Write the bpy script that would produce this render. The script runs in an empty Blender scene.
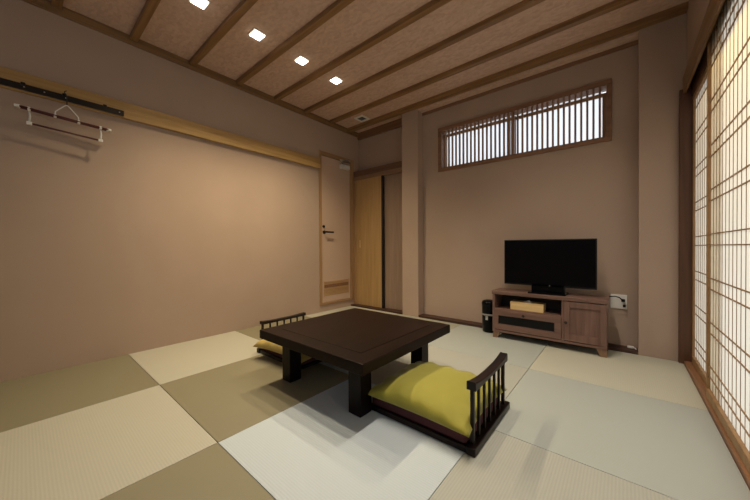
import bpy, bmesh, math, random
from mathutils import Vector, Matrix
random.seed(7)
scene = bpy.context.scene
C = scene.collection

# ------------------------------------------------------------------ camera, world, exposure
cam_d = bpy.data.cameras.new('camera'); cam = bpy.data.objects.new('camera', cam_d); C.objects.link(cam)
scene.camera = cam
cam_d.sensor_width = 36.0; cam_d.lens = 295.567 / 750 * 36.0
cam_d.clip_start = 0.02
_a, _b, _r = math.radians(39.937), math.radians(-0.489), math.radians(-0.31)
fd = Vector((-math.sin(_a)*math.cos(_b), math.cos(_a)*math.cos(_b), math.sin(_b)))
rt = Vector((math.cos(_a), math.sin(_a), 0)); up = rt.cross(fd)
rt2 = rt*math.cos(_r) + up*math.sin(_r); up2 = -rt*math.sin(_r) + up*math.cos(_r)
M = Matrix((rt2, up2, -fd)).transposed().to_4x4(); M.translation = Vector((3.101, 0.0, 0.862))
cam.matrix_world = M

w = bpy.data.worlds.new('daylight'); scene.world = w; w.use_nodes = True
bg = w.node_tree.nodes['Background']
bg.inputs['Color'].default_value = (0.86, 0.93, 1.0, 1); bg.inputs['Strength'].default_value = 1.6
vs = scene.view_settings
vs.view_transform = 'Standard'; vs.look = 'None'; vs.gamma = 1.0; vs.use_curve_mapping = False
vs.exposure = 0.0
LAMP_POWER = 70.0
FILL_POWER = 6.0
GLOW_POWER = 26.0
LAMP_COLOR = (1.0, 0.83, 0.545)

# ------------------------------------------------------------------ materials
def new_mat(name):
    m = bpy.data.materials.new(name); m.use_nodes = True
    nt = m.node_tree
    return m, nt, nt.nodes['Principled BSDF']

def plain(name, col, rough=0.5, metal=0.0, spec=0.5, coat=0.0):
    m, nt, p = new_mat(name)
    n = nt.nodes.new('ShaderNodeTexNoise'); n.inputs['Scale'].default_value = 30
    tc = nt.nodes.new('ShaderNodeTexCoord'); nt.links.new(tc.outputs['Object'], n.inputs['Vector'])
    mx = nt.nodes.new('ShaderNodeMix'); mx.data_type = 'RGBA'
    mx.inputs[6].default_value = tuple(c*0.94 for c in col) + (1,)
    mx.inputs[7].default_value = tuple(min(1, c*1.06) for c in col) + (1,)
    nt.links.new(n.outputs['Fac'], mx.inputs[0]); nt.links.new(mx.outputs[2], p.inputs['Base Color'])
    p.inputs['Roughness'].default_value = rough; p.inputs['Metallic'].default_value = metal
    p.inputs['Specular IOR Level'].default_value = spec; p.inputs['Coat Weight'].default_value = coat
    return m

def wood(name, c1, c2, rough=0.45, axis=0, scale=18, spec=0.4, stretch=0.06, coat=0.0):
    """grain runs along the given axis"""
    m, nt, p = new_mat(name)
    tc = nt.nodes.new('ShaderNodeTexCoord'); mp = nt.nodes.new('ShaderNodeMapping')
    s = [1, 1, 1]; s[axis] = stretch; mp.inputs['Scale'].default_value = s
    n = nt.nodes.new('ShaderNodeTexNoise'); n.inputs['Scale'].default_value = scale*2.2
    n.inputs['Detail'].default_value = 6; n.inputs['Distortion'].default_value = 0.6
    cr = nt.nodes.new('ShaderNodeValToRGB')
    cr.color_ramp.elements[0].position = 0.32; cr.color_ramp.elements[0].color = c1 + (1,)
    cr.color_ramp.elements[1].position = 0.68; cr.color_ramp.elements[1].color = c2 + (1,)
    L = nt.links.new
    L(tc.outputs['Object'], mp.inputs['Vector']); L(mp.outputs[0], n.inputs['Vector'])
    L(n.outputs['Fac'], cr.inputs[0]); L(cr.outputs[0], p.inputs['Base Color'])
    bp = nt.nodes.new('ShaderNodeBump'); bp.inputs['Strength'].default_value = 0.05; bp.inputs['Distance'].default_value = 0.002
    L(n.outputs['Fac'], bp.inputs['Height']); L(bp.outputs[0], p.inputs['Normal'])
    p.inputs['Roughness'].default_value = rough; p.inputs['Specular IOR Level'].default_value = spec
    p.inputs['Coat Weight'].default_value = coat; p.inputs['Coat Roughness'].default_value = 0.25
    return m

def plaster(name, col, grain=250, amt=0.05):
    m, nt, p = new_mat(name)
    L = nt.links.new
    tc = nt.nodes.new('ShaderNodeTexCoord')
    n = nt.nodes.new('ShaderNodeTexNoise'); n.inputs['Scale'].default_value = grain; n.inputs['Detail'].default_value = 4
    n2 = nt.nodes.new('ShaderNodeTexNoise'); n2.inputs['Scale'].default_value = 2.5
    L(tc.outputs['Object'], n.inputs['Vector']); L(tc.outputs['Object'], n2.inputs['Vector'])
    ad = nt.nodes.new('ShaderNodeMath'); ad.operation = 'ADD'; L(n.outputs['Fac'], ad.inputs[0]); L(n2.outputs['Fac'], ad.inputs[1])
    mr = nt.nodes.new('ShaderNodeMapRange'); mr.inputs[1].default_value = 0.6; mr.inputs[2].default_value = 1.4
    L(ad.outputs[0], mr.inputs[0])
    mx = nt.nodes.new('ShaderNodeMix'); mx.data_type = 'RGBA'
    mx.inputs[6].default_value = tuple(c*(1-amt) for c in col) + (1,)
    mx.inputs[7].default_value = tuple(c*(1+amt) for c in col) + (1,)
    L(mr.outputs[0], mx.inputs[0]); L(mx.outputs[2], p.inputs['Base Color'])
    bp = nt.nodes.new('ShaderNodeBump'); bp.inputs['Strength'].default_value = 0.12; bp.inputs['Distance'].default_value = 0.002
    L(n.outputs['Fac'], bp.inputs['Height']); L(bp.outputs[0], p.inputs['Normal'])
    p.inputs['Roughness'].default_value = 0.92; p.inputs['Specular IOR Level'].default_value = 0.15
    return m

def ceiling_paper(name, c1, c2):
    """mottled wallpaper with a woven brick-like fibre pattern"""
    m, nt, p = new_mat(name); L = nt.links.new
    tc = nt.nodes.new('ShaderNodeTexCoord'); mp = nt.nodes.new('ShaderNodeMapping')
    mp.inputs['Scale'].default_value = (1, 2.2, 1); L(tc.outputs['Object'], mp.inputs['Vector'])
    v = nt.nodes.new('ShaderNodeTexVoronoi'); v.inputs['Scale'].default_value = 22; v.distance = 'CHEBYCHEV'
    v.inputs['Randomness'].default_value = 0.8
    L(mp.outputs[0], v.inputs['Vector'])
    n = nt.nodes.new('ShaderNodeTexNoise'); n.inputs['Scale'].default_value = 35; n.inputs['Detail'].default_value = 8
    L(tc.outputs['Object'], n.inputs['Vector'])
    sp = nt.nodes.new('ShaderNodeSeparateColor'); L(v.outputs['Color'], sp.inputs[0])
    a = nt.nodes.new('ShaderNodeMath'); a.operation = 'MULTIPLY_ADD'; a.inputs[1].default_value = 0.35
    L(sp.outputs[0], a.inputs[0])
    b = nt.nodes.new('ShaderNodeMath'); b.operation = 'MULTIPLY'; b.inputs[1].default_value = 0.75
    L(n.outputs['Fac'], b.inputs[0]); L(b.outputs[0], a.inputs[2])
    cr = nt.nodes.new('ShaderNodeValToRGB')
    cr.color_ramp.elements[0].position = 0.30; cr.color_ramp.elements[0].color = c1 + (1,)
    cr.color_ramp.elements[1].position = 0.75; cr.color_ramp.elements[1].color = c2 + (1,)
    L(a.outputs[0], cr.inputs[0]); L(cr.outputs[0], p.inputs['Base Color'])
    p.inputs['Roughness'].default_value = 0.9; p.inputs['Specular IOR Level'].default_value = 0.15
    return m

def tatami(name, col, rib=0.05, bump=0.2):
    """woven rush; the ribs run along the mat's own x axis"""
    m, nt, p = new_mat(name); L = nt.links.new
    tc = nt.nodes.new('ShaderNodeTexCoord')
    wv = nt.nodes.new('ShaderNodeTexWave'); wv.wave_type = 'BANDS'; wv.bands_direction = 'Y'
    wv.inputs['Scale'].default_value = 30.0; wv.inputs['Distortion'].default_value = 0.25
    wv.inputs['Detail'].default_value = 1.0
    L(tc.outputs['Object'], wv.inputs['Vector'])
    mp = nt.nodes.new('ShaderNodeMapping'); mp.inputs['Scale'].default_value = (0.08, 1, 1)
    L(tc.outputs['Object'], mp.inputs['Vector'])
    n = nt.nodes.new('ShaderNodeTexNoise'); n.inputs['Scale'].default_value = 420; n.inputs['Detail'].default_value = 3
    L(mp.outputs[0], n.inputs['Vector'])
    n2 = nt.nodes.new('ShaderNodeTexNoise'); n2.inputs['Scale'].default_value = 5; n2.inputs['Detail'].default_value = 3
    L(tc.outputs['Object'], n2.inputs['Vector'])
    def ma(op, a, b):
        k = nt.nodes.new('ShaderNodeMath'); k.operation = op
        for i, x in enumerate((a, b)):
            if isinstance(x, (int, float)): k.inputs[i].default_value = x
            else: L(x, k.inputs[i])
        return k.outputs[0]
    f = ma('ADD', ma('MULTIPLY', wv.outputs['Fac'], 0.55), ma('ADD', ma('MULTIPLY', n.outputs['Fac'], 0.25), ma('MULTIPLY', n2.outputs['Fac'], 0.3)))
    mx = nt.nodes.new('ShaderNodeMix'); mx.data_type = 'RGBA'
    mx.inputs[6].default_value = tuple(c*(1-rib) for c in col) + (1,)
    mx.inputs[7].default_value = tuple(c*(1+rib) for c in col) + (1,)
    L(f, mx.inputs[0]); L(mx.outputs[2], p.inputs['Base Color'])
    bp = nt.nodes.new('ShaderNodeBump'); bp.inputs['Strength'].default_value = bump; bp.inputs['Distance'].default_value = 0.0012
    L(wv.outputs['Fac'], bp.inputs['Height']); L(bp.outputs[0], p.inputs['Normal'])
    p.inputs['Roughness'].default_value = 0.55; p.inputs['Specular IOR Level'].default_value = 0.35
    return m

def paper(name, col, mixf=0.28):
    m = bpy.data.materials.new(name); m.use_nodes = True; nt = m.node_tree; L = nt.links.new
    for n in list(nt.nodes): nt.nodes.remove(n)
    out = nt.nodes.new('ShaderNodeOutputMaterial')
    tr = nt.nodes.new('ShaderNodeBsdfTranslucent'); df = nt.nodes.new('ShaderNodeBsdfDiffuse')
    mx = nt.nodes.new('ShaderNodeMixShader'); mx.inputs[0].default_value = mixf
    tc = nt.nodes.new('ShaderNodeTexCoord')
    n = nt.nodes.new('ShaderNodeTexNoise'); n.inputs['Scale'].default_value = 60; n.inputs['Detail'].default_value = 6
    L(tc.outputs['Object'], n.inputs['Vector'])
    mc = nt.nodes.new('ShaderNodeMix'); mc.data_type = 'RGBA'
    mc.inputs[6].default_value = tuple(c*0.95 for c in col) + (1,); mc.inputs[7].default_value = col + (1,)
    L(n.outputs['Fac'], mc.inputs[0])
    L(mc.outputs[2], tr.inputs['Color'])
    df.inputs['Color'].default_value = (0.80, 0.76, 0.66, 1)
    L(tr.outputs[0], mx.inputs[1]); L(df.outputs[0], mx.inputs[2]); L(mx.outputs[0], out.inputs['Surface'])
    return m

def emit(name, col, strength):
    m = bpy.data.materials.new(name); m.use_nodes = True; nt = m.node_tree
    for n in list(nt.nodes): nt.nodes.remove(n)
    out = nt.nodes.new('ShaderNodeOutputMaterial'); e = nt.nodes.new('ShaderNodeEmission')
    e.inputs['Color'].default_value = col + (1,); e.inputs['Strength'].default_value = strength
    nt.links.new(e.outputs[0], out.inputs['Surface'])
    return m

WALL = plaster('wall_plaster', (0.405, 0.300, 0.235))
CEIL = ceiling_paper('ceiling_paper', (0.50, 0.345, 0.27), (0.61, 0.435, 0.345))
BEAM = wood('batten_wood', (0.17, 0.085, 0.032), (0.29, 0.16, 0.065), axis=0, scale=14)
TRIMY = wood('trim_wood_y', (0.16, 0.085, 0.035), (0.27, 0.155, 0.07), axis=1, scale=14)
RAILW = wood('rail_wood', (0.33, 0.195, 0.07), (0.46, 0.29, 0.11), axis=1, scale=14)
CEDARZ = wood('post_wood', (0.17, 0.09, 0.045), (0.27, 0.15, 0.08), axis=2, scale=14)
CEDARX = wood('lintel_wood', (0.10, 0.05, 0.032), (0.16, 0.085, 0.05), axis=0, scale=14)
JAMBZ = wood('jamb_wood', (0.075, 0.032, 0.017), (0.12, 0.055, 0.03), axis=2, scale=14)
FRAMEZ = wood('door_frame_wood', (0.27, 0.155, 0.075), (0.37, 0.225, 0.115), axis=2, scale=14)
FRAMEY = wood('door_head_wood', (0.27, 0.155, 0.075), (0.37, 0.225, 0.115), axis=1, scale=14)
DOORF = plaster('door_face', (0.50, 0.36, 0.275), amt=0.02)
OAK = wood('oak_door', (0.34, 0.205, 0.083), (0.42, 0.265, 0.115), axis=2, scale=12)
BROWND = wood('brown_door', (0.24, 0.165, 0.12), (0.29, 0.20, 0.145), axis=2, scale=12)
DARKSILL = wood('dark_sill', (0.035, 0.015, 0.010), (0.06, 0.027, 0.018), axis=0, scale=14)
SILLY = wood('threshold_wood', (0.20, 0.095, 0.045), (0.30, 0.15, 0.075), axis=1, scale=14)
LATD = wood('screen_wood', (0.24, 0.135, 0.055), (0.34, 0.20, 0.09), axis=2, scale=10)
LATT = wood('lattice_wood', (0.30, 0.18, 0.08), (0.42, 0.27, 0.13), axis=2, scale=10)
WINW = wood('window_wood', (0.17, 0.085, 0.045), (0.25, 0.13, 0.07), axis=0, scale=14)
SLATW = wood('slat_wood', (0.21, 0.115, 0.065), (0.30, 0.17, 0.10), axis=2, scale=14)
TABLEX = wood('dark_table_top', (0.006, 0.0024, 0.0016), (0.013, 0.0055, 0.0035), axis=1, scale=14, rough=0.42, spec=0.1)
TABLEZ = wood('dark_table_leg', (0.003, 0.0015, 0.0013), (0.007, 0.0035, 0.003), axis=2, scale=14, rough=0.4, spec=0.15)
CHAIRW = wood('dark_chair_wood', (0.004, 0.002, 0.0018), (0.011, 0.0045, 0.0038), axis=1, scale=14, rough=0.4, spec=0.25)
PADM = plain('maroon_fabric', (0.075, 0.026, 0.030), 0.85, spec=0.2)
CABX = wood('walnut_x', (0.115, 0.062, 0.047), (0.185, 0.105, 0.081), axis=0, scale=14, rough=0.45)
CABZ = wood('walnut_z', (0.115, 0.062, 0.047), (0.185, 0.105, 0.081), axis=2, scale=14, rough=0.45)
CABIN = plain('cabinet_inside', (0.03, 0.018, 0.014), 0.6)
KNOB = plain('dark_knob', (0.03, 0.02, 0.016), 0.35, metal=0.5)
GLASSD = plain('dark_glass', (0.005, 0.005, 0.006), 0.15, spec=0.15)
BLACKG = plain('gloss_black', (0.003, 0.003, 0.004), 0.12, spec=0.12)
BLACKP = plain('black_plastic', (0.006, 0.006, 0.007), 0.45, spec=0.2)
GREYP = plain('grey_plastic', (0.22, 0.21, 0.20), 0.4)
WHITEP = plain('white_plastic', (0.72, 0.70, 0.66), 0.4)
TISSUE = plain('tissue', (0.85, 0.85, 0.85), 0.9)
BOXW = wood('light_box_wood', (0.52, 0.36, 0.16), (0.66, 0.47, 0.23), axis=0, scale=14)
BLACKM = plain('black_metal', (0.014, 0.010, 0.010), 0.35, metal=0.3)
STEEL = plain('brushed_steel', (0.55, 0.54, 0.52), 0.3, metal=0.9)
REDW = plain('dark_red_lacquer', (0.085, 0.018, 0.02), 0.35)
VENTD = plain('vent_dark', (0.10, 0.10, 0.11), 0.6)
PAPER = paper('shoji_paper', (0.93, 0.86, 0.73), 0.40)
FROST = paper('frosted_glass', (1.0, 1.0, 1.0))
LENS = emit('lamp_lens', (1.0, 0.90, 0.72), 9.0)
SUBF = plain('subfloor', (0.30, 0.27, 0.20), 0.9)

def fabric(name, c1, c2):
    m, nt, p = new_mat(name); L = nt.links.new
    tc = nt.nodes.new('ShaderNodeTexCoord')
    n = nt.nodes.new('ShaderNodeTexNoise'); n.inputs['Scale'].default_value = 9; n.inputs['Detail'].default_value = 5
    L(tc.outputs['Object'], n.inputs['Vector'])
    mx = nt.nodes.new('ShaderNodeMix'); mx.data_type = 'RGBA'
    mx.inputs[6].default_value = c1 + (1,); mx.inputs[7].default_value = c2 + (1,)
    L(n.outputs['Fac'], mx.inputs[0]); L(mx.outputs[2], p.inputs['Base Color'])
    n2 = nt.nodes.new('ShaderNodeTexNoise'); n2.inputs['Scale'].default_value = 500
    L(tc.outputs['Object'], n2.inputs['Vector'])
    bp = nt.nodes.new('ShaderNodeBump'); bp.inputs['Strength'].default_value = 0.15; bp.inputs['Distance'].default_value = 0.001
    L(n2.outputs['Fac'], bp.inputs['Height']); L(bp.outputs[0], p.inputs['Normal'])
    p.inputs['Roughness'].default_value = 0.7; p.inputs['Specular IOR Level'].default_value = 0.3
    p.inputs['Sheen Weight'].default_value = 0.2
    return m
GREENF = fabric('yellow_green_cotton', (0.25, 0.225, 0.026), (0.31, 0.275, 0.036))
YELLF = fabric('mustard_cotton', (0.42, 0.30, 0.07), (0.48, 0.35, 0.09))

# ------------------------------------------------------------------ helpers
def bx(bm, lo, hi, bev=0.0, mat=0):
    vs_ = [bm.verts.new((x, y, z)) for x in (lo[0], hi[0]) for y in (lo[1], hi[1]) for z in (lo[2], hi[2])]
    fs = []
    for idx in ((0,1,3,2), (4,6,7,5), (0,4,5,1), (2,3,7,6), (0,2,6,4), (1,5,7,3)):
        f = bm.faces.new([vs_[i] for i in idx]); f.material_index = mat; fs.append(f)
    if bev > 0:
        es = list({e for f in fs for e in f.edges})
        bmesh.ops.bevel(bm, geom=es, offset=bev, segments=2, profile=0.5, affect='EDGES')
    return vs_

def cyl(bm, p0, p1, r0, r1=None, seg=16, mat=0):
    r1 = r0 if r1 is None else r1
    p0, p1 = Vector(p0), Vector(p1); d = (p1-p0).normalized()
    a = d.orthogonal().normalized(); b = d.cross(a)
    ra = [bm.verts.new(p0 + (a*math.cos(t)+b*math.sin(t))*r0) for t in [2*math.pi*i/seg for i in range(seg)]]
    rb = [bm.verts.new(p1 + (a*math.cos(t)+b*math.sin(t))*r1) for t in [2*math.pi*i/seg for i in range(seg)]]
    for i in range(seg):
        j = (i+1) % seg
        f = bm.faces.new((ra[i], ra[j], rb[j], rb[i])); f.smooth = True; f.material_index = mat
    bm.faces.new(list(reversed(ra))).material_index = mat; bm.faces.new(rb).material_index = mat

def tube(bm, pts, r, seg=8):
    pts = [Vector(p) for p in pts]; rings = []
    a = None
    for i, p in enumerate(pts):
        d = (pts[min(i+1, len(pts)-1)] - pts[max(i-1, 0)]).normalized()
        if a is None: a = d.orthogonal().normalized()
        a = (a - d*a.dot(d)).normalized(); b = d.cross(a)
        rings.append([bm.verts.new(p + (a*math.cos(2*math.pi*k/seg)+b*math.sin(2*math.pi*k/seg))*r) for k in range(seg)])
    for i in range(len(rings)-1):
        for k in range(seg):
            f = bm.faces.new((rings[i][k], rings[i][(k+1)%seg], rings[i+1][(k+1)%seg], rings[i+1][k])); f.smooth = True
    bm.faces.new(list(reversed(rings[0]))); bm.faces.new(rings[-1])

def lathe(bm, prof, centre=(0,0,0), seg=28):
    cx, cy, cz = centre; rings = []
    for r, z in prof:
        rings.append([bm.verts.new((cx+r*math.cos(2*math.pi*k/seg), cy+r*math.sin(2*math.pi*k/seg), cz+z)) for k in range(seg)])
    for i in range(len(rings)-1):
        for k in range(seg):
            f = bm.faces.new((rings[i][k], rings[i][(k+1)%seg], rings[i+1][(k+1)%seg], rings[i+1][k])); f.smooth = True
    bm.faces.new(list(reversed(rings[0]))); bm.faces.new(rings[-1])

def obj(name, bm, mats, parent=None, loc=None):
    bmesh.ops.recalc_face_normals(bm, faces=bm.faces[:])
    me = bpy.data.meshes.new(name); bm.to_mesh(me); bm.free()
    for m in (mats if isinstance(mats, (list, tuple)) else [mats]): me.materials.append(m)
    o = bpy.data.objects.new(name, me); C.objects.link(o)
    if loc is not None: o.location = loc
    if parent is not None: o.parent = parent
    return o

def box(name, lo, hi, m, parent=None, bev=0.0, origin=None):
    """origin: world point used as the parent's origin so lo/hi can be given in world units"""
    bm = bmesh.new(); ox = Vector(origin) if origin else Vector((0,0,0))
    bx(bm, Vector(lo)-ox, Vector(hi)-ox, bev)
    return obj(name, bm, m, parent)

def tag(o, label, cat, group=None):
    o['label'] = label; o['category'] = cat
    if group: o['group'] = group
    return o
def empty(name, loc, rz=0.0):
    o = bpy.data.objects.new(name, None); C.objects.link(o); o.location = loc; o.rotation_euler = (0, 0, rz)
    o.empty_display_size = 0.1
    return o
def thing(name, label, cat, loc=(0,0,0), rz=0.0, group=None):
    return tag(empty(name, loc, rz), label, cat, group)
def struct(o, label=None, cat=None):
    o['kind'] = 'structure'
    if label: o['label'] = label
    if cat: o['category'] = cat
    return o

# ------------------------------------------------------------------ room shell
XR, YT, ZC = 3.46, 3.13, 2.605      # tatami field: right edge and far edge; ceiling height
YW = 3.25                            # far wall plane between the pillars
YF = -1.2                            # wall behind the camera
struct(box('floor', (-0.12, YF-0.1, -0.12), (3.62, 3.50, -0.03), SUBF), 'subfloor beneath the tatami mats', 'floor')
struct(box('ceiling', (-0.12, YF-0.1, ZC), (3.62, 3.50, ZC+0.08), CEIL), 'mottled pinkish beige papered ceiling above the wooden battens', 'ceiling')

bm = bmesh.new()                     # left wall, with the hole of the door
bx(bm, (-0.12, YF-0.1, -0.05), (0, 2.545, ZC)); bx(bm, (-0.12, 3.20, -0.05), (0, 3.50, ZC))
bx(bm, (-0.12, 2.545, 2.165), (0, 3.20, ZC)); bx(bm, (-0.12, 2.545, -0.05), (0, 3.20, 0.085)); bx(bm, (-0.12, 2.545, 0.085), (-0.06, 3.20, 2.165))
struct(obj('wall_left', bm, WALL), 'plain beige plaster wall on the left, lit by the downlights', 'wall')

bm = bmesh.new()                     # far wall with the high window opening
WX0, WX1, WZ0, WZ1 = 1.395, 3.03, 1.765, 2.29
bx(bm, (1.10, YW, -0.05), (WX0, YW+0.12, ZC)); bx(bm, (WX1, YW, -0.05), (3.30, YW+0.12, ZC))
bx(bm, (WX0, YW, -0.05), (WX1, YW+0.12, WZ0)); bx(bm, (WX0, YW, WZ1), (WX1, YW+0.12, ZC))
struct(obj('wall_back', bm, WALL), 'beige plaster wall behind the television below the high slatted window', 'wall')

bm = bmesh.new(); bx(bm, (0.0, 3.33, 1.86), (0.95, 3.42, ZC)); bx(bm, (0.0, 3.42, -0.05), (1.1, 3.50, ZC))
struct(obj('wall_closet', bm, WALL), 'dim plaster wall above the closet doors', 'wall')
struct(box('wall_pillar', (0.935, YT, -0.03), (1.172, 3.36, ZC), WALL, bev=0.004), 'beige plastered pillar between closet and window wall', 'pillar')
struct(box('wall_pillar', (3.198, YT, -0.03), (3.60, 3.36, ZC), WALL, bev=0.004), 'brown-shaded plastered pillar between window wall and paper screens', 'pillar')
bm = bmesh.new(); bx(bm, (XR, -0.30, 2.05), (3.60, YT, ZC)); bx(bm, (XR, YF-0.1, -0.05), (3.60, -0.30, ZC))
struct(obj('wall_right', bm, WALL), 'plaster wall above the paper screens on the right', 'wall')
struct(box('wall_front', (-0.12, YF-0.1, -0.05), (3.60, YF, ZC), WALL), 'plaster wall behind the viewer', 'wall')

# added unseen board, fin and warm lamp that dim and yellow the paper screens
SHADEW = wood('shade_wood', (0.10, 0.06, 0.03), (0.18, 0.11, 0.06), axis=1, scale=10)
struct(box('trim_26', (3.60, -0.8, 2.30), (4.7, 3.45, 2.38), SHADEW), 'added unseen board shading the tops of the paper screens', 'shade board')
struct(box('shade_fin', (3.60, 3.14, -0.1), (4.7, 3.26, 2.30), WALL), 'added unseen fin dimming the far paper screen', 'wall')
el = bpy.data.lights.new('added_glow', 'AREA'); el.shape = 'RECTANGLE'; el.size = 0.06; el.size_y = 2.6  # added warm glow for the upper paper
el.energy = GLOW_POWER; el.color = (1.0, 0.70, 0.22)
eo = bpy.data.objects.new('added_glow', el); C.objects.link(eo); eo.location = (3.80, 1.3, 2.27); eo.rotation_euler = (0, math.radians(25), 0)

# added cool fill light behind the viewer, dressed with a window frame
w2 = struct(empty('fill_frame', (1.0, YF, 1.25)), 'added frame dressing the fill light behind the viewer', 'window')
bm = bmesh.new()
for lo, hi in (((0,0,0), (2.0,0.05,0.05)), ((0,0,0.95), (2.0,0.05,1.0)), ((0,0.001,0.05), (0.05,0.049,0.95)), ((1.95,0.001,0.05), (2.0,0.049,0.95))):
    bx(bm, lo, hi, 0.003)
obj('window_frame', bm, WINW, w2)  # added to dress the fill light; the wall has no opening here
al = bpy.data.lights.new('fill_light', 'AREA'); al.shape = 'RECTANGLE'; al.size = 1.9; al.size_y = 0.9
al.energy = FILL_POWER; al.color = (0.62, 0.80, 1.0)
ao = bpy.data.objects.new('fill_light', al); C.objects.link(ao); ao.location = (2.0, YF+0.01, 1.75); ao.rotation_euler = (math.radians(-90), 0, math.radians(180))

# ceiling battens (all run left to right)
for k, y in enumerate((-0.68, -0.25, 0.175, 0.605, 1.035, 1.465, 1.90, 2.32, 2.74)):
    struct(box('trim_%d' % (k+1), (0.03, y-0.026, ZC-0.040), (XR-0.03, y+0.026, ZC+0.001), BEAM, bev=0.004), 'wooden ceiling batten', 'batten')
struct(box('trim_10', (0.0, YT-0.065, ZC-0.045), (3.46, YT+0.012, ZC+0.001), BEAM, bev=0.004), 'wooden cornice batten across the front of the pillars', 'batten')
struct(box('trim_11', (0.0, YF, 2.535), (0.020, 3.33, ZC+0.001), TRIMY, bev=0.004), 'wooden cornice along the top of the left wall', 'cornice')
struct(box('trim_12', (1.172, YW-0.012, 2.510), (3.198, YW+0.001, 2.545), WINW, bev=0.003), 'wooden cornice over the high window wall', 'cornice')
struct(box('trim_13', (1.172, YT+0.012, 2.545), (3.198, YW, ZC+0.001), CEIL), 'strip of papered ceiling in the window recess', 'soffit')
struct(box('trim_14', (0.0, 3.30, 2.50), (0.935, 3.331, ZC), WINW, bev=0.003), 'wooden cornice over the closet', 'cornice')

# long rail on the left wall
bm = bmesh.new(); bx(bm, (0.0, YF, 1.914), (0.026, 2.545, 2.045), 0.003); bx(bm, (0.024, YF, 1.912), (0.040, 2.545, 1.984), 0.003)
struct(obj('trim_15', bm, RAILW), 'pale wooden picture rail running along the left wall to the door', 'rail')
# dark wood strips on the floor at the recesses
struct(box('baseboard_back', (1.172, YT+0.002, -0.03), (3.198, YW, 0.024), DARKSILL, bev=0.002), 'dark wooden strip at the foot of the window wall', 'baseboard')
struct(box('trim_16', (0.0, YT+0.002, -0.03), (0.935, 3.30, 0.018), DARKSILL, bev=0.002), 'dark wooden sill below the closet doors', 'sill')
struct(box('trim_17', (XR-0.012, -0.30, -0.03), (3.56, 3.095, 0.024), SILLY, bev=0.003), 'reddish brown wooden threshold under the paper screens', 'threshold')
struct(box('trim_18', (3.438, -0.30, 1.965), (3.4545, YT, 2.10), TRIMY, bev=0.004), 'brown wooden head rail above the paper screens', 'rail')
struct(box('trim_19', (3.481, -0.30, 1.930), (3.56, YT, 2.06), JAMBZ), 'grooved wooden head track of the paper screens', 'rail')
struct(box('trim_20', (3.420, 3.094, 0.0), (3.56, YT+0.001, 2.0), JAMBZ, bev=0.003), 'reddish brown wooden jamb at the corner beside the paper screens', 'jamb')
struct(box('trim_21', (3.425, -0.36, 0.0), (3.56, -0.301, 2.04), JAMBZ, bev=0.003), 'wooden jamb at the near end of the paper screens', 'jamb')
# closet lintel
bm = bmesh.new(); bx(bm, (0.0, 3.20, 1.912), (0.935, 3.34, 1.995), 0.003)
struct(obj('trim_22', bm, CEDARX), 'dark wooden lintel above the closet doors', 'lintel')
struct(box('trim_23', (0.0, 3.205, 1.858), (0.935, 3.33, 1.912), wood('lintel_light', (0.20, 0.12, 0.07), (0.28, 0.17, 0.10), axis=0, scale=14), bev=0.002), 'lighter wooden head track above the closet doors', 'lintel')
struct(box('trim_24', (0.0, 3.20, 0.018), (0.045, 3.33, 1.86), FRAMEZ, bev=0.003), 'wooden jamb in the corner beside the closet doors', 'jamb')

# ------------------------------------------------------------------ doors
d1 = struct(empty('door_1', (0, 2.545, 0.085)), 'pale hinged door in a light wooden frame on the left wall', 'door')
O = (0, 2.545, 0.085)
bm = bmesh.new()
def B(lo, hi, bev=0.0, org=O): bx(bm, Vector(lo)-Vector(org), Vector(hi)-Vector(org), bev)
B((-0.05, 2.545, 0.085), (0.014, 2.585, 2.165), 0.003); B((-0.05, 3.135, 0.085), (0.014, 3.20, 2.165), 0.003)
obj('door_frame', bm, FRAMEZ, d1)
bm = bmesh.new(); B((-0.05, 2.585, 2.11), (0.013, 3.135, 2.165), 0.003); B((-0.05, 2.585, 0.085), (0.013, 3.135, 0.115), 0.003)
obj('door_head', bm, FRAMEY, d1)
leaf = box('door_leaf', (-0.042, 2.589, 0.117), (-0.004, 3.131, 2.107), DOORF, d1, 0.002, O)
bm = bmesh.new()
B((-0.010, 2.625, 0.20), (-0.002, 2.632, 0.41)); B((-0.010, 3.088, 0.20), (-0.002, 3.095, 0.41))
for k in range(11):
    z = 0.205 + k*0.018
    B((-0.010, 2.632, z), (0.0, 3.088, z+0.013), 0.002)
lv = obj('vent_louvre', bm, wood('louvre_wood', (0.36, 0.21, 0.09), (0.46, 0.29, 0.13), axis=1, scale=12), d1); lv['label'] = 'pale wood louvre low on the door'
lb = box('louvre_band', (-0.008, 2.632, 0.315), (0.003, 3.088, 0.358), WINW, lv, 0.001, O); lb['label'] = 'dark wood band across the louvre'
bm = bmesh.new()
oo = Vector(O)
cyl(bm, Vector((-0.01, 2.635, 1.075))-oo, Vector((0.004, 2.635, 1.075))-oo, 0.024)
cyl(bm, Vector((0.0, 2.635, 1.075))-oo, Vector((0.05, 2.635, 1.075))-oo, 0.009)
bx(bm, Vector((0.040, 2.628, 1.064))-oo, Vector((0.058, 2.76, 1.086))-oo, 0.004)
obj('door_handle', bm, BLACKM, d1)
bm = bmesh.new(); cyl(bm, Vector((-0.01, 2.625, 1.15))-oo, Vector((0.008, 2.625, 1.15))-oo, 0.019); bx(bm, Vector((0.006, 2.621, 1.138))-oo, Vector((0.020, 2.629, 1.162))-oo, 0.002)
obj('door_lock', bm, BLACKM, d1)
bm = bmesh.new(); bx(bm, Vector((-0.01, 2.93, 1.995))-oo, Vector((0.045, 3.09, 2.055))-oo, 0.006)
cl = obj('door_closer', bm, plain('silver_paint', (0.62, 0.61, 0.59), 0.35, metal=0.2), d1)
bm = bmesh.new()
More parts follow.
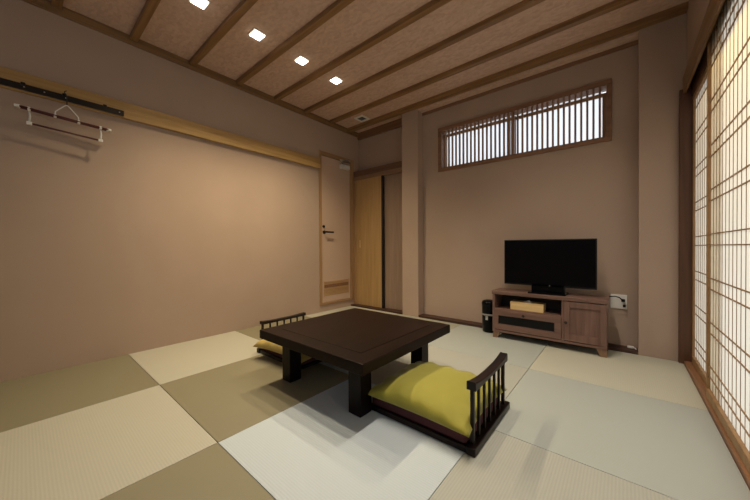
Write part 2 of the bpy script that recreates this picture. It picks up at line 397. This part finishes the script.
tube(bm, [Vector(p)-oo for p in ((0.02, 3.02, 2.062), (0.075, 2.88, 2.085), (0.080, 2.86, 2.088))], 0.007)
tube(bm, [Vector(p)-oo for p in ((0.080, 2.86, 2.090), (0.06, 2.98, 2.10), (0.022, 3.08, 2.12))], 0.007)
bx(bm, Vector((0.018, 3.03, 2.108))-oo, Vector((0.034, 3.11, 2.135))-oo, 0.003)
obj('closer_arm', bm, STEEL, cl)

d2 = struct(empty('door_2', (0.045, 3.215, 0.018)), 'pale oak veneered sliding closet door', 'door')
O2 = (0.045, 3.215, 0.018)
box('door_panel', (0.045, 3.215, 0.018), (0.545, 3.24, 1.858), OAK, d2, 0.001, O2)
e = box('edge_strip', (0.532, 3.209, 0.018), (0.562, 3.243, 1.858), BLACKM, d2, 0.001, O2); e['label'] = 'black strip on the closing edge of the door'
e = box('finger_pull', (0.115, 3.211, 0.86), (0.13, 3.2155, 0.97), BOXW, d2, 0.001, O2)
d3 = struct(empty('door_3', (0.52, 3.255, 0.018)), 'dull brown sliding closet door behind the oak one', 'door')
box('door_panel', (0.52, 3.255, 0.018), (0.935, 3.28, 1.858), BROWND, d3, 0.001, (0.52, 3.255, 0.018))

# ------------------------------------------------------------------ high window
w1 = struct(empty('window_1', (WX0, YW, WZ0)), 'long high window behind vertical wooden slats', 'window')
OW = (WX0, YW, WZ0)
bm = bmesh.new()
def B(lo, hi, bev=0.0, org=OW): bx(bm, Vector(lo)-Vector(org), Vector(hi)-Vector(org), bev)
B((WX0, YW-0.022, WZ0), (WX1, YW+0.12, WZ0+0.042), 0.003); B((WX0, YW-0.022, WZ1-0.045), (WX1, YW+0.12, WZ1), 0.003)
B((WX0, YW-0.021, WZ0+0.042), (WX0+0.045, YW+0.12, WZ1-0.045), 0.003); B((WX1-0.038, YW-0.021, WZ0+0.042), (WX1, YW+0.12, WZ1-0.045), 0.003)
obj('window_frame', bm, WINW, w1)
xa, xb = WX0+0.045, WX1-0.038; za, zb = WZ0+0.042, WZ1-0.045
N = 35
for i in range(1, N):
    x = xa + (xb-xa)*i/N
    wd = 0.0078 if i not in (17, 18) else 0.013
    box('window_slat', (x-wd, YW-0.012, za), (x+wd, YW+0.012, zb), SLATW, w1, 0.001, OW)
bm = bmesh.new(); xm = (xa+xb)/2
for (a, b, y) in ((xa, xm+0.03, 0.070), (xm-0.03, xb, 0.088)):
    B((a, YW+y, za), (b, YW+y+0.014, za+0.028)); B((a, YW+y, zb-0.052), (b, YW+y+0.014, zb-0.020))
    B((a, YW+y, za+0.028), (a+0.03, YW+y+0.014, zb-0.052)); B((b-0.03, YW+y, za+0.028), (b, YW+y+0.014, zb-0.052))
obj('sash_frame', bm, LATT, w1)
bm = bmesh.new()
for (a, b, y) in ((xa+0.03, xm, 0.077), (xm, xb-0.03, 0.095)):
    bm.faces.new([bm.verts.new(Vector((x, YW+y, z))-Vector(OW)) for x, z in ((a, za+0.028), (b, za+0.028), (b, zb-0.002), (a, zb-0.002))])
obj('window_pane', bm, FROST, w1)

# ------------------------------------------------------------------ tatami mats
MAT_SHEEN = dict(  # one rush: directional weave sheen and cool daylight painted into each mat's colour
    a=tatami('rush_sheen_cream', (0.42, 0.40, 0.325)), b=tatami('rush_sheen_olive', (0.215, 0.19, 0.12)),
    c=tatami('rush_sheen_pale', (0.45, 0.50, 0.53)), d=tatami('rush_sheen_grey', (0.36, 0.38, 0.35)),
    e=tatami('rush_sheen_buff', (0.36, 0.36, 0.315), rib=0.09), f=tatami('rush_sheen_straw', (0.44, 0.43, 0.35)),
    g=tatami('rush_sheen_sage', (0.33, 0.32, 0.25)))
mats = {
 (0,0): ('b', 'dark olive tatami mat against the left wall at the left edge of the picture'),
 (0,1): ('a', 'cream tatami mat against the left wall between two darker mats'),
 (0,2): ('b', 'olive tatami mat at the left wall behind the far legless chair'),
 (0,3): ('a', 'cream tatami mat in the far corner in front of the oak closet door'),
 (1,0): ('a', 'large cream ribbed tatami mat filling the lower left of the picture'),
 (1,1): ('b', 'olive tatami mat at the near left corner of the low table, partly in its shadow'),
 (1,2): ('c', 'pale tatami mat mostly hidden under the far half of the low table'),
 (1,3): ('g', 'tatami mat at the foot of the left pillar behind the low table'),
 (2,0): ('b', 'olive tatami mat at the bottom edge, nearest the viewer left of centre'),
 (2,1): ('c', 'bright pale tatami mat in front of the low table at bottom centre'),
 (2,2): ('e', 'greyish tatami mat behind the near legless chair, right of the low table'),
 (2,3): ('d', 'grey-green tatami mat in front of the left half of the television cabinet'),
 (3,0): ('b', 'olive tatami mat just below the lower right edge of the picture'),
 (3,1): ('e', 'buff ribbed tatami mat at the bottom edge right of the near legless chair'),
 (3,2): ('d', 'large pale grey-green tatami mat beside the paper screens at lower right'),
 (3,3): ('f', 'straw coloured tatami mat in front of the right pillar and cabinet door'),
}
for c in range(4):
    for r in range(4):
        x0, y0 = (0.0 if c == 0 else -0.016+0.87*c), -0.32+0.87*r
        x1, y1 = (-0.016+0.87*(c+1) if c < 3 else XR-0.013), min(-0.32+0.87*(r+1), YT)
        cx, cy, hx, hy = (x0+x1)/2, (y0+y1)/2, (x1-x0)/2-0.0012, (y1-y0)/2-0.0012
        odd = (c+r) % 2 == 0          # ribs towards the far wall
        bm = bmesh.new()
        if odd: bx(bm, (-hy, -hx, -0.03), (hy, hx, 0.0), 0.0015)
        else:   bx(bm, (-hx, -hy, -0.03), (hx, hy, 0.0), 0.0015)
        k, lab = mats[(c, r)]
        o = obj('tatami_mat', bm, MAT_SHEEN[k], None, (cx, cy, 0.0))
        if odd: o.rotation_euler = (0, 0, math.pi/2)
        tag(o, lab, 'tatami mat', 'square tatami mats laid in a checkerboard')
bm = bmesh.new(); bx(bm, (0, YF, -0.03), (XR, -0.322, -0.001))
struct(obj('trim_25', bm, MAT_SHEEN['g']), 'matting continuing behind the viewer', 'floor')

# ------------------------------------------------------------------ paper screens
def shoji(label, y0, y1, xf, th=0.024, h=2.020):
    """xf is the room-side face; y0 near end, y1 far end"""
    t = thing('shoji_screen', label, 'paper screen', (xf, y0, 0.026), group='paper screens along the right side')
    W = y1-y0
    bm = bmesh.new()
    bx(bm, (0, 0, 0), (th, 0.018, h), 0.002); bx(bm, (0.004, W-0.016, 0), (th, W, h), 0.002)
    bx(bm, (0.001, 0.018, 0), (th, W-0.018, 0.048), 0.002); bx(bm, (0.001, 0.018, h-0.03), (th, W-0.018, h), 0.002)
    obj('screen_frame', bm, LATD, t)
    bm = bmesh.new()
    n = round((W-0.056)/0.0605)
    for i in range(1, n):
        y = 0.028+(W-0.056)*i/n
        bx(bm, (0.0145, y-0.0013, 0.048), (0.0165, y+0.0013, h-0.03))
    for k in range(8):
        for z in (0.140+0.2418*k-0.026, 0.200+0.2418*k-0.026):
            if z < h-0.04: bx(bm, (0.0125, 0.018, z-0.0028), (0.0167, W-0.018, z+0.0028))
    for k, z in enumerate((1.833-0.026, 1.893-0.026, 1.975-0.026) if h > 2 else ()):      # small joint blocks near the head
        for i in range(1, n):
            if (i+k) % 2: continue
            y = 0.028+(W-0.056)*i/n
            bx(bm, (0.0105, y-0.006, z-0.009), (0.0166, y+0.006, z+0.009), 0.001)
    obj('lattice', bm, LATD, t)
    bm = bmesh.new(); bm.faces.new([bm.verts.new(v) for v in ((0.017, 0.02, 0.04), (0.017, W-0.02, 0.04), (0.017, W-0.02, h-0.02), (0.017, 0.02, h-0.02))])
    obj('paper_panel', bm, PAPER, t)
    return t
shoji('tall paper screen in the far right corner beside the pillar, partly behind the nearer screen', 2.21, 3.092, 3.482, h=1.900)
shoji('tall brightly lit paper screen cut by the right edge of the picture', 1.55, 2.445, 3.456)
shoji('paper screen beside the viewer, third from the far corner', 0.66, 1.548, 3.456)
shoji('paper screen nearest the viewer end of the room', -0.30, 0.70, 3.482, h=1.900)

# ------------------------------------------------------------------ downlights and ceiling vent
dl_labels = ['square recessed downlight nearest the top edge, first of the four in the left row',
             'square recessed downlight second from the top edge', 'square recessed downlight third from the top edge',
             'square recessed downlight farthest back, nearest the ceiling vent']
def downlight(x, y, label, col=LAMP_COLOR, power=LAMP_POWER):
    t = thing('downlight', label, 'ceiling light', (x, y, ZC), group='square recessed ceiling downlights')
    bm = bmesh.new(); s, q = 0.052, 0.042
    bx(bm, (-s, -s, -0.006), (s, -q, 0.004), 0.001); bx(bm, (-s, q, -0.006), (s, s, 0.004), 0.001)
    bx(bm, (-s, -q, -0.006), (-q, q, 0.004), 0.001); bx(bm, (q, -q, -0.006), (s, q, 0.004), 0.001)
    obj('trim_ring', bm, WHITEP, t)
    bm = bmesh.new(); bx(bm, (-q, -q, -0.014), (q, q, 0.002), 0.002); obj('lens', bm, LENS, t)
    ld = bpy.data.lights.new('downlight_lamp', 'SPOT'); ld.energy = power; ld.color = col
    ld.spot_size = math.radians(118); ld.spot_blend = 1.0; ld.shadow_soft_size = 0.035
    lo = bpy.data.objects.new('lamp_light', ld); C.objects.link(lo); lo.parent = t; lo.location = (0, 0, -0.03)
for i, y in enumerate((0.82, 1.25, 1.685, 2.115)):
    downlight(0.815, y, dl_labels[i])
for i, y in enumerate((0.82, 1.25, 1.685, 2.115)):
    downlight(2.62, y, ['square recessed downlight of the row above the near chair, first from the viewer', 'square recessed downlight of the row above the near chair, second from the viewer',
                        'square recessed downlight of the row above the near chair, third from the viewer', 'square recessed downlight of the row above the near chair, farthest from the viewer'][i], (1.0, 0.89, 0.74), 46.0)
t = thing('ceiling_vent', 'small square white ceiling vent in the far left corner', 'vent', (0.385, 2.985, ZC))
t.location = (0.41, 2.955, ZC)
bm = bmesh.new()
for a in ((-0.075, -0.075, 0.075, -0.05), (-0.075, 0.05, 0.075, 0.075), (-0.075, -0.05, -0.05, 0.05), (0.05, -0.05, 0.075, 0.05)):
    bx(bm, (a[0], a[1], -0.014), (a[2], a[3], 0.001), 0.002)
obj('vent_frame', bm, WHITEP, t)
bm = bmesh.new(); bx(bm, (-0.05, -0.05, -0.004), (0.05, 0.05, 0.001))
for k in range(4): bx(bm, (-0.05, -0.042+k*0.024, -0.010), (0.05, -0.036+k*0.024, -0.003))
obj('vent_grille', bm, VENTD, t)

# ------------------------------------------------------------------ low table
t = thing('low_table', 'square dark brown low wooden table in the middle of the tatami floor', 'table', (1.763, 1.412, 0))
HX, HY = 0.447, 0.440
bm = bmesh.new(); bx(bm, (-HX, -HY, 0.284), (HX, HY, 0.339), 0.004)
top = obj('tabletop', bm, TABLEX, t)
bm = bmesh.new(); bx(bm, (-HX+0.10, -HY+0.10, 0.3385), (HX-0.10, HY-0.10, 0.3405), 0.0009)
obj('centre_panel', bm, TABLEX, top)
bm = bmesh.new()
ax0, ax1, ay0, ay1 = 1.40-1.763, 2.07-1.763, 1.10-1.412, 1.755-1.412
bx(bm, (ax0, ay0, 0.235), (ax1, ay0+0.02, 0.285)); bx(bm, (ax0, ay1-0.02, 0.235), (ax1, ay1, 0.285))
bx(bm, (ax0, ay0+0.02, 0.235), (ax0+0.02, ay1-0.02, 0.285)); bx(bm, (ax1-0.02, ay0+0.02, 0.235), (ax1, ay1-0.02, 0.285))
obj('apron', bm, TABLEZ, t)
for lx in (1.393, 2.003):
    for ly in (1.087, 1.682):
        bm = bmesh.new(); bx(bm, (lx-1.763, ly-1.412, 0.001), (lx+0.087-1.763, ly+0.087-1.412, 0.285), 0.004)
        obj('leg', bm, TABLEZ, t)

# ------------------------------------------------------------------ legless chairs
def zaisu(name, label, loc, rz, drop=0.0):
    """local: seat runs to -x, backrest at x = 0, width along y, centre at y = 0"""
    t = thing(name, label, 'chair', loc, rz, 'legless floor chairs at the low table')
    W = 0.237
    bm = bmesh.new(); bx(bm, (-0.560, -W, 0.001), (0.020, W, 0.020), 0.003)
    obj('seat_board', bm, CHAIRW, t)
    for s in (-1, 1):
        bm = bmesh.new(); bx(bm, (-0.560, s*W-0.012 if s > 0 else s*W, 0.018), (-0.018, s*W if s > 0 else s*W+0.012, 0.028), 0.003)
        obj('side_rail', bm, CHAIRW, t)
    bm = bmesh.new(); bx(bm, (-0.016, -W-0.006, 0.001), (0.024, W+0.006, 0.036), 0.004)
    obj('rear_rail', bm, CHAIRW, t)
    bm = bmesh.new()
    # padded seat: rounded slab
    bx(bm, (-0.550, -W+0.014, 0.020), (-0.022, W-0.014, 0.080), 0.014)
    for f in bm.faces: f.smooth = True
    obj('seat_pad', bm, PADM, t)
    for i in range(7):
        y = -W+0.028 + i*(2*W-0.064)/6
        r = 0.008 if i in (0, 6) else 0.0058
        bm = bmesh.new()
        bx(bm, (-r, y-r, 0.036), (r, y+r, 0.266-drop), 0.002)
        obj('spindle', bm, CHAIRW, t)
    # top rail: flat underneath, dipping in the middle, thick ends
    bm = bmesh.new(); n = 24; rings = []
    for i in range(n+1):
        u = -1+2*i/n; y = u*(W-0.018)-0.004
        top_z = 0.282-drop + 0.019*(abs(u)**2.6)*(1-16*drop)
        hw = 0.020
        sec = [(-hw, 0.264-drop), (hw, 0.264-drop), (hw, top_z-0.004), (hw-0.004, top_z), (-hw+0.004, top_z), (-hw, top_z-0.004)]
        rings.append([bm.verts.new((x, y, z)) for x, z in sec])
    for i in range(n):
        for k in range(6):
            bm.faces.new((rings[i][k], rings[i][(k+1)%6], rings[i+1][(k+1)%6], rings[i+1][k]))
    bm.faces.new(rings[0]); bm.faces.new(list(reversed(rings[-1])))
    obj('top_rail', bm, CHAIRW, t)
    return t
zaisu('floor_chair', 'dark wooden legless floor chair with maroon seat pad near right of the table', (2.619, 1.418, 0), 0)
zaisu('floor_chair', 'dark wooden legless floor chair half hidden behind the far left side of the low table', (0.805, 1.480, 0), math.pi, 0.035)

def zabuton(label, loc, rz, m, size=0.60, th=0.105, seed=1, asp=1.0, tilt=(0,0), lift=0.02):
    rnd = random.Random(seed); ph = [rnd.uniform(0, 6.28) for _ in range(8)]
    n = 48; bm = bmesh.new(); g = {}
    def prof(u, v):
        e = max(0.0, (1-abs(u)**2.6)*(1-abs(v)**2.6))
        return e**0.42
    for side in (1, -1):
        for i in range(n+1):
            for j in range(n+1):
                u, v = -1+2*i/n, -1+2*j/n
                if side < 0 and (i in (0, n) or j in (0, n)): g[(side, i, j)] = g[(1, i, j)]; continue
                pull = 0.075
                x = u*(1-pull*(1-v*v)*abs(u)**3)*size/2
                y = v*(1-pull*(1-u*u)*abs(v)**3)*size/2*asp
                h = prof(u, v)
                # wrinkles run in from edges and corners
                ed = max(abs(u), abs(v))
                wr = 0.012*math.sin(15*u+ph[0]+2*v)*max(0, ed-0.45)*(abs(v) > abs(u)) + 0.012*math.sin(15*v+ph[1]+2*u)*max(0, ed-0.45)*(abs(u) > abs(v))
                wr += 0.004*math.sin(3.1*u+ph[2])*math.sin(2.7*v+ph[3])
                zt = th*0.66*h; zb_ = -th*0.34*h
                z = (zt + wr*min(1, 3*h)) if side > 0 else zb_
                z += lift*(abs(u*v)**3)
                z += tilt[0]*x + tilt[1]*y
                g[(side, i, j)] = bm.verts.new((x, y, z))
        for i in range(n):
            for j in range(n):
                q = [g[(side, i, j)], g[(side, i+1, j)], g[(side, i+1, j+1)], g[(side, i, j+1)]]
                f = bm.faces.new(q if side > 0 else list(reversed(q))); f.smooth = True
    o = obj('floor_cushion', bm, m, None, loc); o.rotation_euler = (0, 0, rz)
    return tag(o, label, 'cushion', 'square floor cushions on the legless chairs')
zabuton('yellow-green square cushion lying on the near legless chair right of the table', (2.350, 1.402, 0.103), 0.0, GREENF, 0.56, 0.120, 3, asp=0.93, lift=-0.006)
zabuton('mustard yellow square cushion on the far legless chair, half under the table edge', (1.165, 1.450, 0.114), 0.05, YELLF, 0.58, 0.135, 5, lift=-0.02)

# ------------------------------------------------------------------ television cabinet
CX0, CX1, CY0, CY1 = 2.150, 3.012, 2.88, 3.12
OC = (CX0, CY0, 0)
t = thing('television_cabinet', 'low walnut coloured television cabinet with open shelf, drawer and panelled door by the far wall', 'cabinet', OC)
oc = Vector(OC)
def cb(name, lo, hi, m, parent=t, bev=0.002): return box(name, lo, hi, m, parent, bev, OC)
cb('cabinet_top', (CX0-0.006, CY0-0.006, 0.414), (CX1+0.006, CY1, 0.446), CABX, bev=0.004)
bm = bmesh.new()
def B(lo, hi, bev=0.0, org=OC): bx(bm, Vector(lo)-Vector(org), Vector(hi)-Vector(org), bev)
B((CX0, CY0, 0.070), (CX0+0.020, CY1, 0.414)); obj('side_panel', bm, CABZ, t)
bm = bmesh.new(); B((CX1-0.02, CY0+0.001, 0.070), (CX1, CY1, 0.414)); obj('side_panel', bm, CABZ, t)
bm = bmesh.new(); B((2.712, CY0, 0.072), (2.730, CY1-0.01, 0.414)); obj('divider', bm, CABZ, t)
bm = bmesh.new(); B((CX0, CY0-0.002, 0.060), (CX1, CY1, 0.082), 0.002); B((CX0+0.02, CY0+0.004, 0.268), (2.712, CY1-0.01, 0.282))
obj('shelf_board', bm, CABX, t)
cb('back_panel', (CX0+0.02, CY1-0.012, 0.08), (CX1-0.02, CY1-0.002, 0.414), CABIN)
# drawer with a dark glass window
dr = empty('drawer', (0, 0, 0)); dr.parent = t
bpy.data.objects.remove(dr)
bm = bmesh.new()
dx0, dx1, dz0, dz1 = 2.168, 2.710, 0.086, 0.270
B((dx0, CY0-0.006, dz0), (dx1, CY0+0.012, 0.140), 0.002); B((dx0, CY0-0.006, 0.218), (dx1, CY0+0.012, dz1), 0.002)
B((dx0, CY0-0.006, 0.140), (2.205, CY0+0.012, 0.218)); B((2.662, CY0-0.006, 0.140), (dx1, CY0+0.012, 0.218))
B((dx0+0.01, CY0+0.20, dz0+0.004), (dx1-0.01, CY0+0.215, 0.24)); B((dx0+0.01, CY0+0.012, dz0+0.004), (dx1-0.01, CY0+0.20, 0.10))
dr = obj('drawer', bm, CABX, t)
cb('glass_window', (2.205, CY0+0.002, 0.140), (2.662, CY0+0.006, 0.218), GLASSD, dr, 0)
def knob(p, par):
    bm = bmesh.new(); p = Vector(p)-oc
    cyl(bm, p, p+Vector((0, -0.012, 0)), 0.005); cyl(bm, p+Vector((0, -0.012, 0)), p+Vector((0, -0.022, 0)), 0.010, 0.012); 
    return obj('knob', bm, KNOB, par)
knob((2.425, CY0-0.006, 0.243), dr)
# door
bm = bmesh.new()
ex0, ex1, ez0, ez1 = 2.732, 3.005, 0.086, 0.408
B((ex0, CY0-0.006, ez0), (2.768, CY0+0.012, ez1), 0.002); B((2.968, CY0-0.006, ez0), (ex1, CY0+0.012, ez1), 0.002)
B((2.768, CY0-0.0055, ez0), (2.968, CY0+0.012, 0.145), 0.001); B((2.768, CY0-0.0055, 0.362), (2.968, CY0+0.012, ez1), 0.001)
do = obj('cabinet_door', bm, CABZ, t)
cb('inset_panel', (2.766, CY0+0.004, 0.143), (2.970, CY0+0.010, 0.364), CABZ, do, 0)
knob((2.745, CY0-0.006, 0.238), do)
for fx, sx in ((CX0+0.006, 1), (CX1-0.006, -1)):
    for fy, sy in ((CY0+0.006, 1), (CY1-0.006, -1)):
        bm = bmesh.new()
        topv = [(fx, fy), (fx+sx*0.062, fy), (fx+sx*0.062, fy+sy*0.045), (fx, fy+sy*0.045)]
        botv = [(fx-sx*0.012+sx*0.006, fy), (fx+sx*0.036, fy), (fx+sx*0.036, fy+sy*0.032), (fx-sx*0.006, fy+sy*0.032)]
        a = [bm.verts.new(Vector((x, y, 0.061))-oc) for x, y in topv]; b = [bm.verts.new(Vector((x, y, 0.001))-oc) for x, y in botv]
        bm.faces.new(a); bm.faces.new(list(reversed(b)))
        for i in range(4): bm.faces.new((a[i], b[i], b[(i+1)%4], a[(i+1)%4]))
        o = obj('foot', bm, wood('foot_wood', (0.16, 0.09, 0.055), (0.24, 0.14, 0.085), axis=2, scale=14), t)

# tissue box on the shelf
t = thing('tissue_box', 'pale wooden tissue box on the open shelf of the television cabinet', 'tissue box', (2.44, 2.955, 0.283))
bm = bmesh.new()
bx(bm, (-0.135, -0.055, 0), (0.135, -0.047, 0.074), 0.001); bx(bm, (-0.135, 0.047, 0), (0.135, 0.055, 0.074), 0.001)
bx(bm, (-0.135, -0.047, 0), (-0.127, 0.047, 0.074), 0.001); bx(bm, (0.127, -0.047, 0), (0.135, 0.047, 0.074), 0.001)
bx(bm, (-0.127, -0.047, 0.066), (-0.05, 0.047, 0.074)); bx(bm, (0.05, -0.047, 0.066), (0.127, 0.047, 0.074)); bx(bm, (-0.05, -0.047, 0.066), (0.05, -0.018, 0.074)); bx(bm, (-0.05, 0.018, 0.066), (0.05, 0.047, 0.074))
obj('box_body', bm, BOXW, t)
bm = bmesh.new(); n = 12; rows = []
for i in range(n+1):
    u = -1+2*i/n
    rows.append([bm.verts.new((u*0.045, (v*0.014)+0.004*math.sin(5*u), 0.060+0.030*(1-u*u)*(1-abs(v)*0.8)+0.004*math.sin(7*u+v))) for v in (-1, -0.5, 0, 0.5, 1)])
for i in range(n):
    for k in range(4): bm.faces.new((rows[i][k], rows[i+1][k], rows[i+1][k+1], rows[i][k+1])).smooth = True
obj('tissue', bm, TISSUE, t)

# television
TX0, TX1, TY = 2.230, 2.944, 2.975
t = thing('television', 'flat black television standing on the walnut cabinet', 'television', (2.60, TY, 0.446))
bm = bmesh.new(); bx(bm, (TX0-2.60, 0.0, 0.062), (TX1-2.60, 0.035, 0.480), 0.004); bx(bm, (-0.22, 0.034, 0.10), (0.22, 0.062, 0.36), 0.01)
obj('housing', bm, BLACKP, t)
bm = bmesh.new(); bx(bm, (TX0-2.60+0.010, -0.0015, 0.078), (TX1-2.60-0.010, 0.001, 0.470))
obj('screen', bm, BLACKG, t)
bm = bmesh.new(); bx(bm, (-0.15, -0.080, 0.0), (0.14, 0.105, 0.014), 0.005); obj('stand_base', bm, BLACKG, t)
bm = bmesh.new(); bx(bm, (-0.135, 0.000, 0.012), (0.125, 0.034, 0.10), 0.006); obj('stand_neck', bm, BLACKG, t)
bm = bmesh.new(); cyl(bm, (0.01, -0.0015, 0.0705), (0.01, 0.001, 0.0705), 0.0045); obj('badge', bm, GREYP, t)

# black container left of the cabinet
t = thing('waste_bin', 'small black container standing on the floor at the left side of the television cabinet', 'bin', (2.062, 3.050, 0))
bm = bmesh.new()
lathe(bm, [(0.060, 0.001), (0.066, 0.006), (0.072, 0.27), (0.074, 0.278), (0.074, 0.294), (0.066, 0.314), (0.03, 0.324), (0.004, 0.326)], (0,0,0))
obj('bin_body', bm, BLACKG, t)
bm = bmesh.new(); lathe(bm, [(0.0680, 0.170), (0.0705, 0.171), (0.0715, 0.188), (0.0690, 0.189)]); obj('band', bm, GREYP, t)
bm = bmesh.new(); bx(bm, (-0.012, -0.080, 0.130), (0.012, -0.066, 0.170), 0.003)
obj('clasp', bm, STEEL, t)

# ------------------------------------------------------------------ wall outlet, plug and cord
t = thing('wall_outlet', 'white double outlet plate on the far wall right of the television cabinet', 'outlet', (3.080, YW, 0.392))
bm = bmesh.new(); bx(bm, (-0.058, -0.010, -0.060), (0.052, 0.001, 0.060), 0.004); obj('cover_plate', bm, WHITEP, t)
for z in (-0.040, 0.002):
    bm = bmesh.new(); bx(bm, (-0.024, -0.0125, z), (0.0, -0.009, z+0.030), 0.002); obj('socket', bm, WHITEP, t)
t = thing('power_cord', 'black power cord plugged into the white wall outlet', 'cord', (3.092, YW-0.010, 0.398))
bm = bmesh.new(); bx(bm, (0.002, -0.040, 0.000), (0.026, -0.002, 0.020), 0.004); obj('plug', bm, BLACKP, t)
bm = bmesh.new(); bx(bm, (0.012, -0.028, -0.046), (0.032, -0.002, -0.026), 0.004); obj('adapter', bm, BLACKP, t)
bm = bmesh.new()
tube(bm, [(0.014, -0.038, 0.010), (0.010, -0.060, 0.018), (-0.010, -0.068, 0.038), (-0.035, -0.070, 0.046), (-0.070, -0.075, 0.042), (-0.110, -0.085, 0.02), (-0.18, -0.080, -0.10), (-0.20, -0.080, -0.30)], 0.0045)
obj('cable', bm, BLACKP, t)
t = thing('cord_plug', 'small white plug lying on the dark strip below the outlet', 'plug', (3.155, 3.195, 0.024))
bm = bmesh.new(); bx(bm, (-0.022, -0.012, 0.001), (0.018, 0.014, 0.020), 0.005); obj('plug_body', bm, WHITEP, t)
bm = bmesh.new(); tube(bm, [(0.015, 0.0, 0.010), (0.026, -0.01, 0.007), (0.032, -0.025, 0.004)], 0.004); obj('cable_end', bm, WHITEP, t)

# ------------------------------------------------------------------ black hanging rail and hanger
t = thing('hanging_rail', 'black wall rail with metal screws mounted on the pale picture rail at upper left', 'rail', (0.040, 0.0, 1.940))
bm = bmesh.new(); bx(bm, (0.0, -1.0, -0.021), (0.016, 0.533, 0.021), 0.003); obj('rail_bar', bm, BLACKM, t)
for y in (-0.75, -0.35, 0.015, 0.205, 0.420):
    bm = bmesh.new()
    bx(bm, (0.010, y-0.011, 0.006), (0.020, y+0.011, 0.030), 0.004)
    obj('hook', bm, BLACKM, t)
for y in (-0.55, 0.020, 0.110, 0.212, 0.505):
    bm = bmesh.new(); cyl(bm, (0.014, y, 0), (0.0215, y, 0), 0.0045, 0.003); obj('screw', bm, STEEL, t)

t = thing('clothes_hanger', 'dark red double bar hanger with white clips hanging from the black wall rail', 'hanger', (0.098, 0.214, 1.80), math.radians(-3))
# local y along the wall; slopes down slightly towards the far end
def hp(y, z, dx=0.0): return (dx, y, z - 0.072*y)
for dx in (-0.012, 0.012):
    bm = bmesh.new(); tube(bm, [hp(-0.215, -0.022, dx), hp(0.215, -0.022, dx)], 0.0075); obj('upper_bar', bm, REDW, t)
bm = bmesh.new(); tube(bm, [hp(-0.175, -0.115), hp(0.172, -0.115)], 0.0065); obj('lower_bar', bm, REDW, t)
for y in (-0.225, 0.218):
    bm = bmesh.new(); bx(bm, Vector(hp(y, -0.022))-Vector((0.018, 0.014, 0.009)), Vector(hp(y, -0.022))+Vector((0.018, 0.014, 0.009)), 0.005)
    obj('end_cap', bm, WHITEP, t)
for y in (-0.175, 0.172):
    bm = bmesh.new()
    p = Vector(hp(y, -0.022)); q = Vector(hp(y, -0.115))
    bx(bm, p-Vector((0.019, 0.007, 0.010)), p+Vector((0.019, 0.007, 0.010)), 0.003); bx(bm, q-Vector((0.010, 0.013, 0.010)), q+Vector((0.010, 0.013, 0.010)), 0.003)
    tube(bm, [p, (p+q)/2+Vector((0, 0.004, 0)), q], 0.005)
    obj('side_link', bm, WHITEP, t)
bm = bmesh.new()
tube(bm, [hp(-0.058, -0.030), hp(-0.056, 0.010), hp(-0.010, 0.068), hp(0, 0.076), hp(0.012, 0.066), hp(0.056, 0.012), hp(0.058, -0.030)], 0.0035)
for y in (-0.058, 0.058): bx(bm, Vector(hp(y, -0.022))-Vector((0.018, 0.007, 0.010)), Vector(hp(y, -0.022))+Vector((0.018, 0.007, 0.010)), 0.003)
obj('hanger_wire', bm, WHITEP, t)
bm = bmesh.new()
tube(bm, [hp(0, 0.076), hp(0, 0.105), (0.0, 0.0, 0.135), (-0.004, -0.008, 0.155), (-0.014, -0.012, 0.168), (-0.022, -0.008, 0.180), (-0.026, 0, 0.186)], 0.0032)
obj('hook_wire', bm, BLACKM, t)
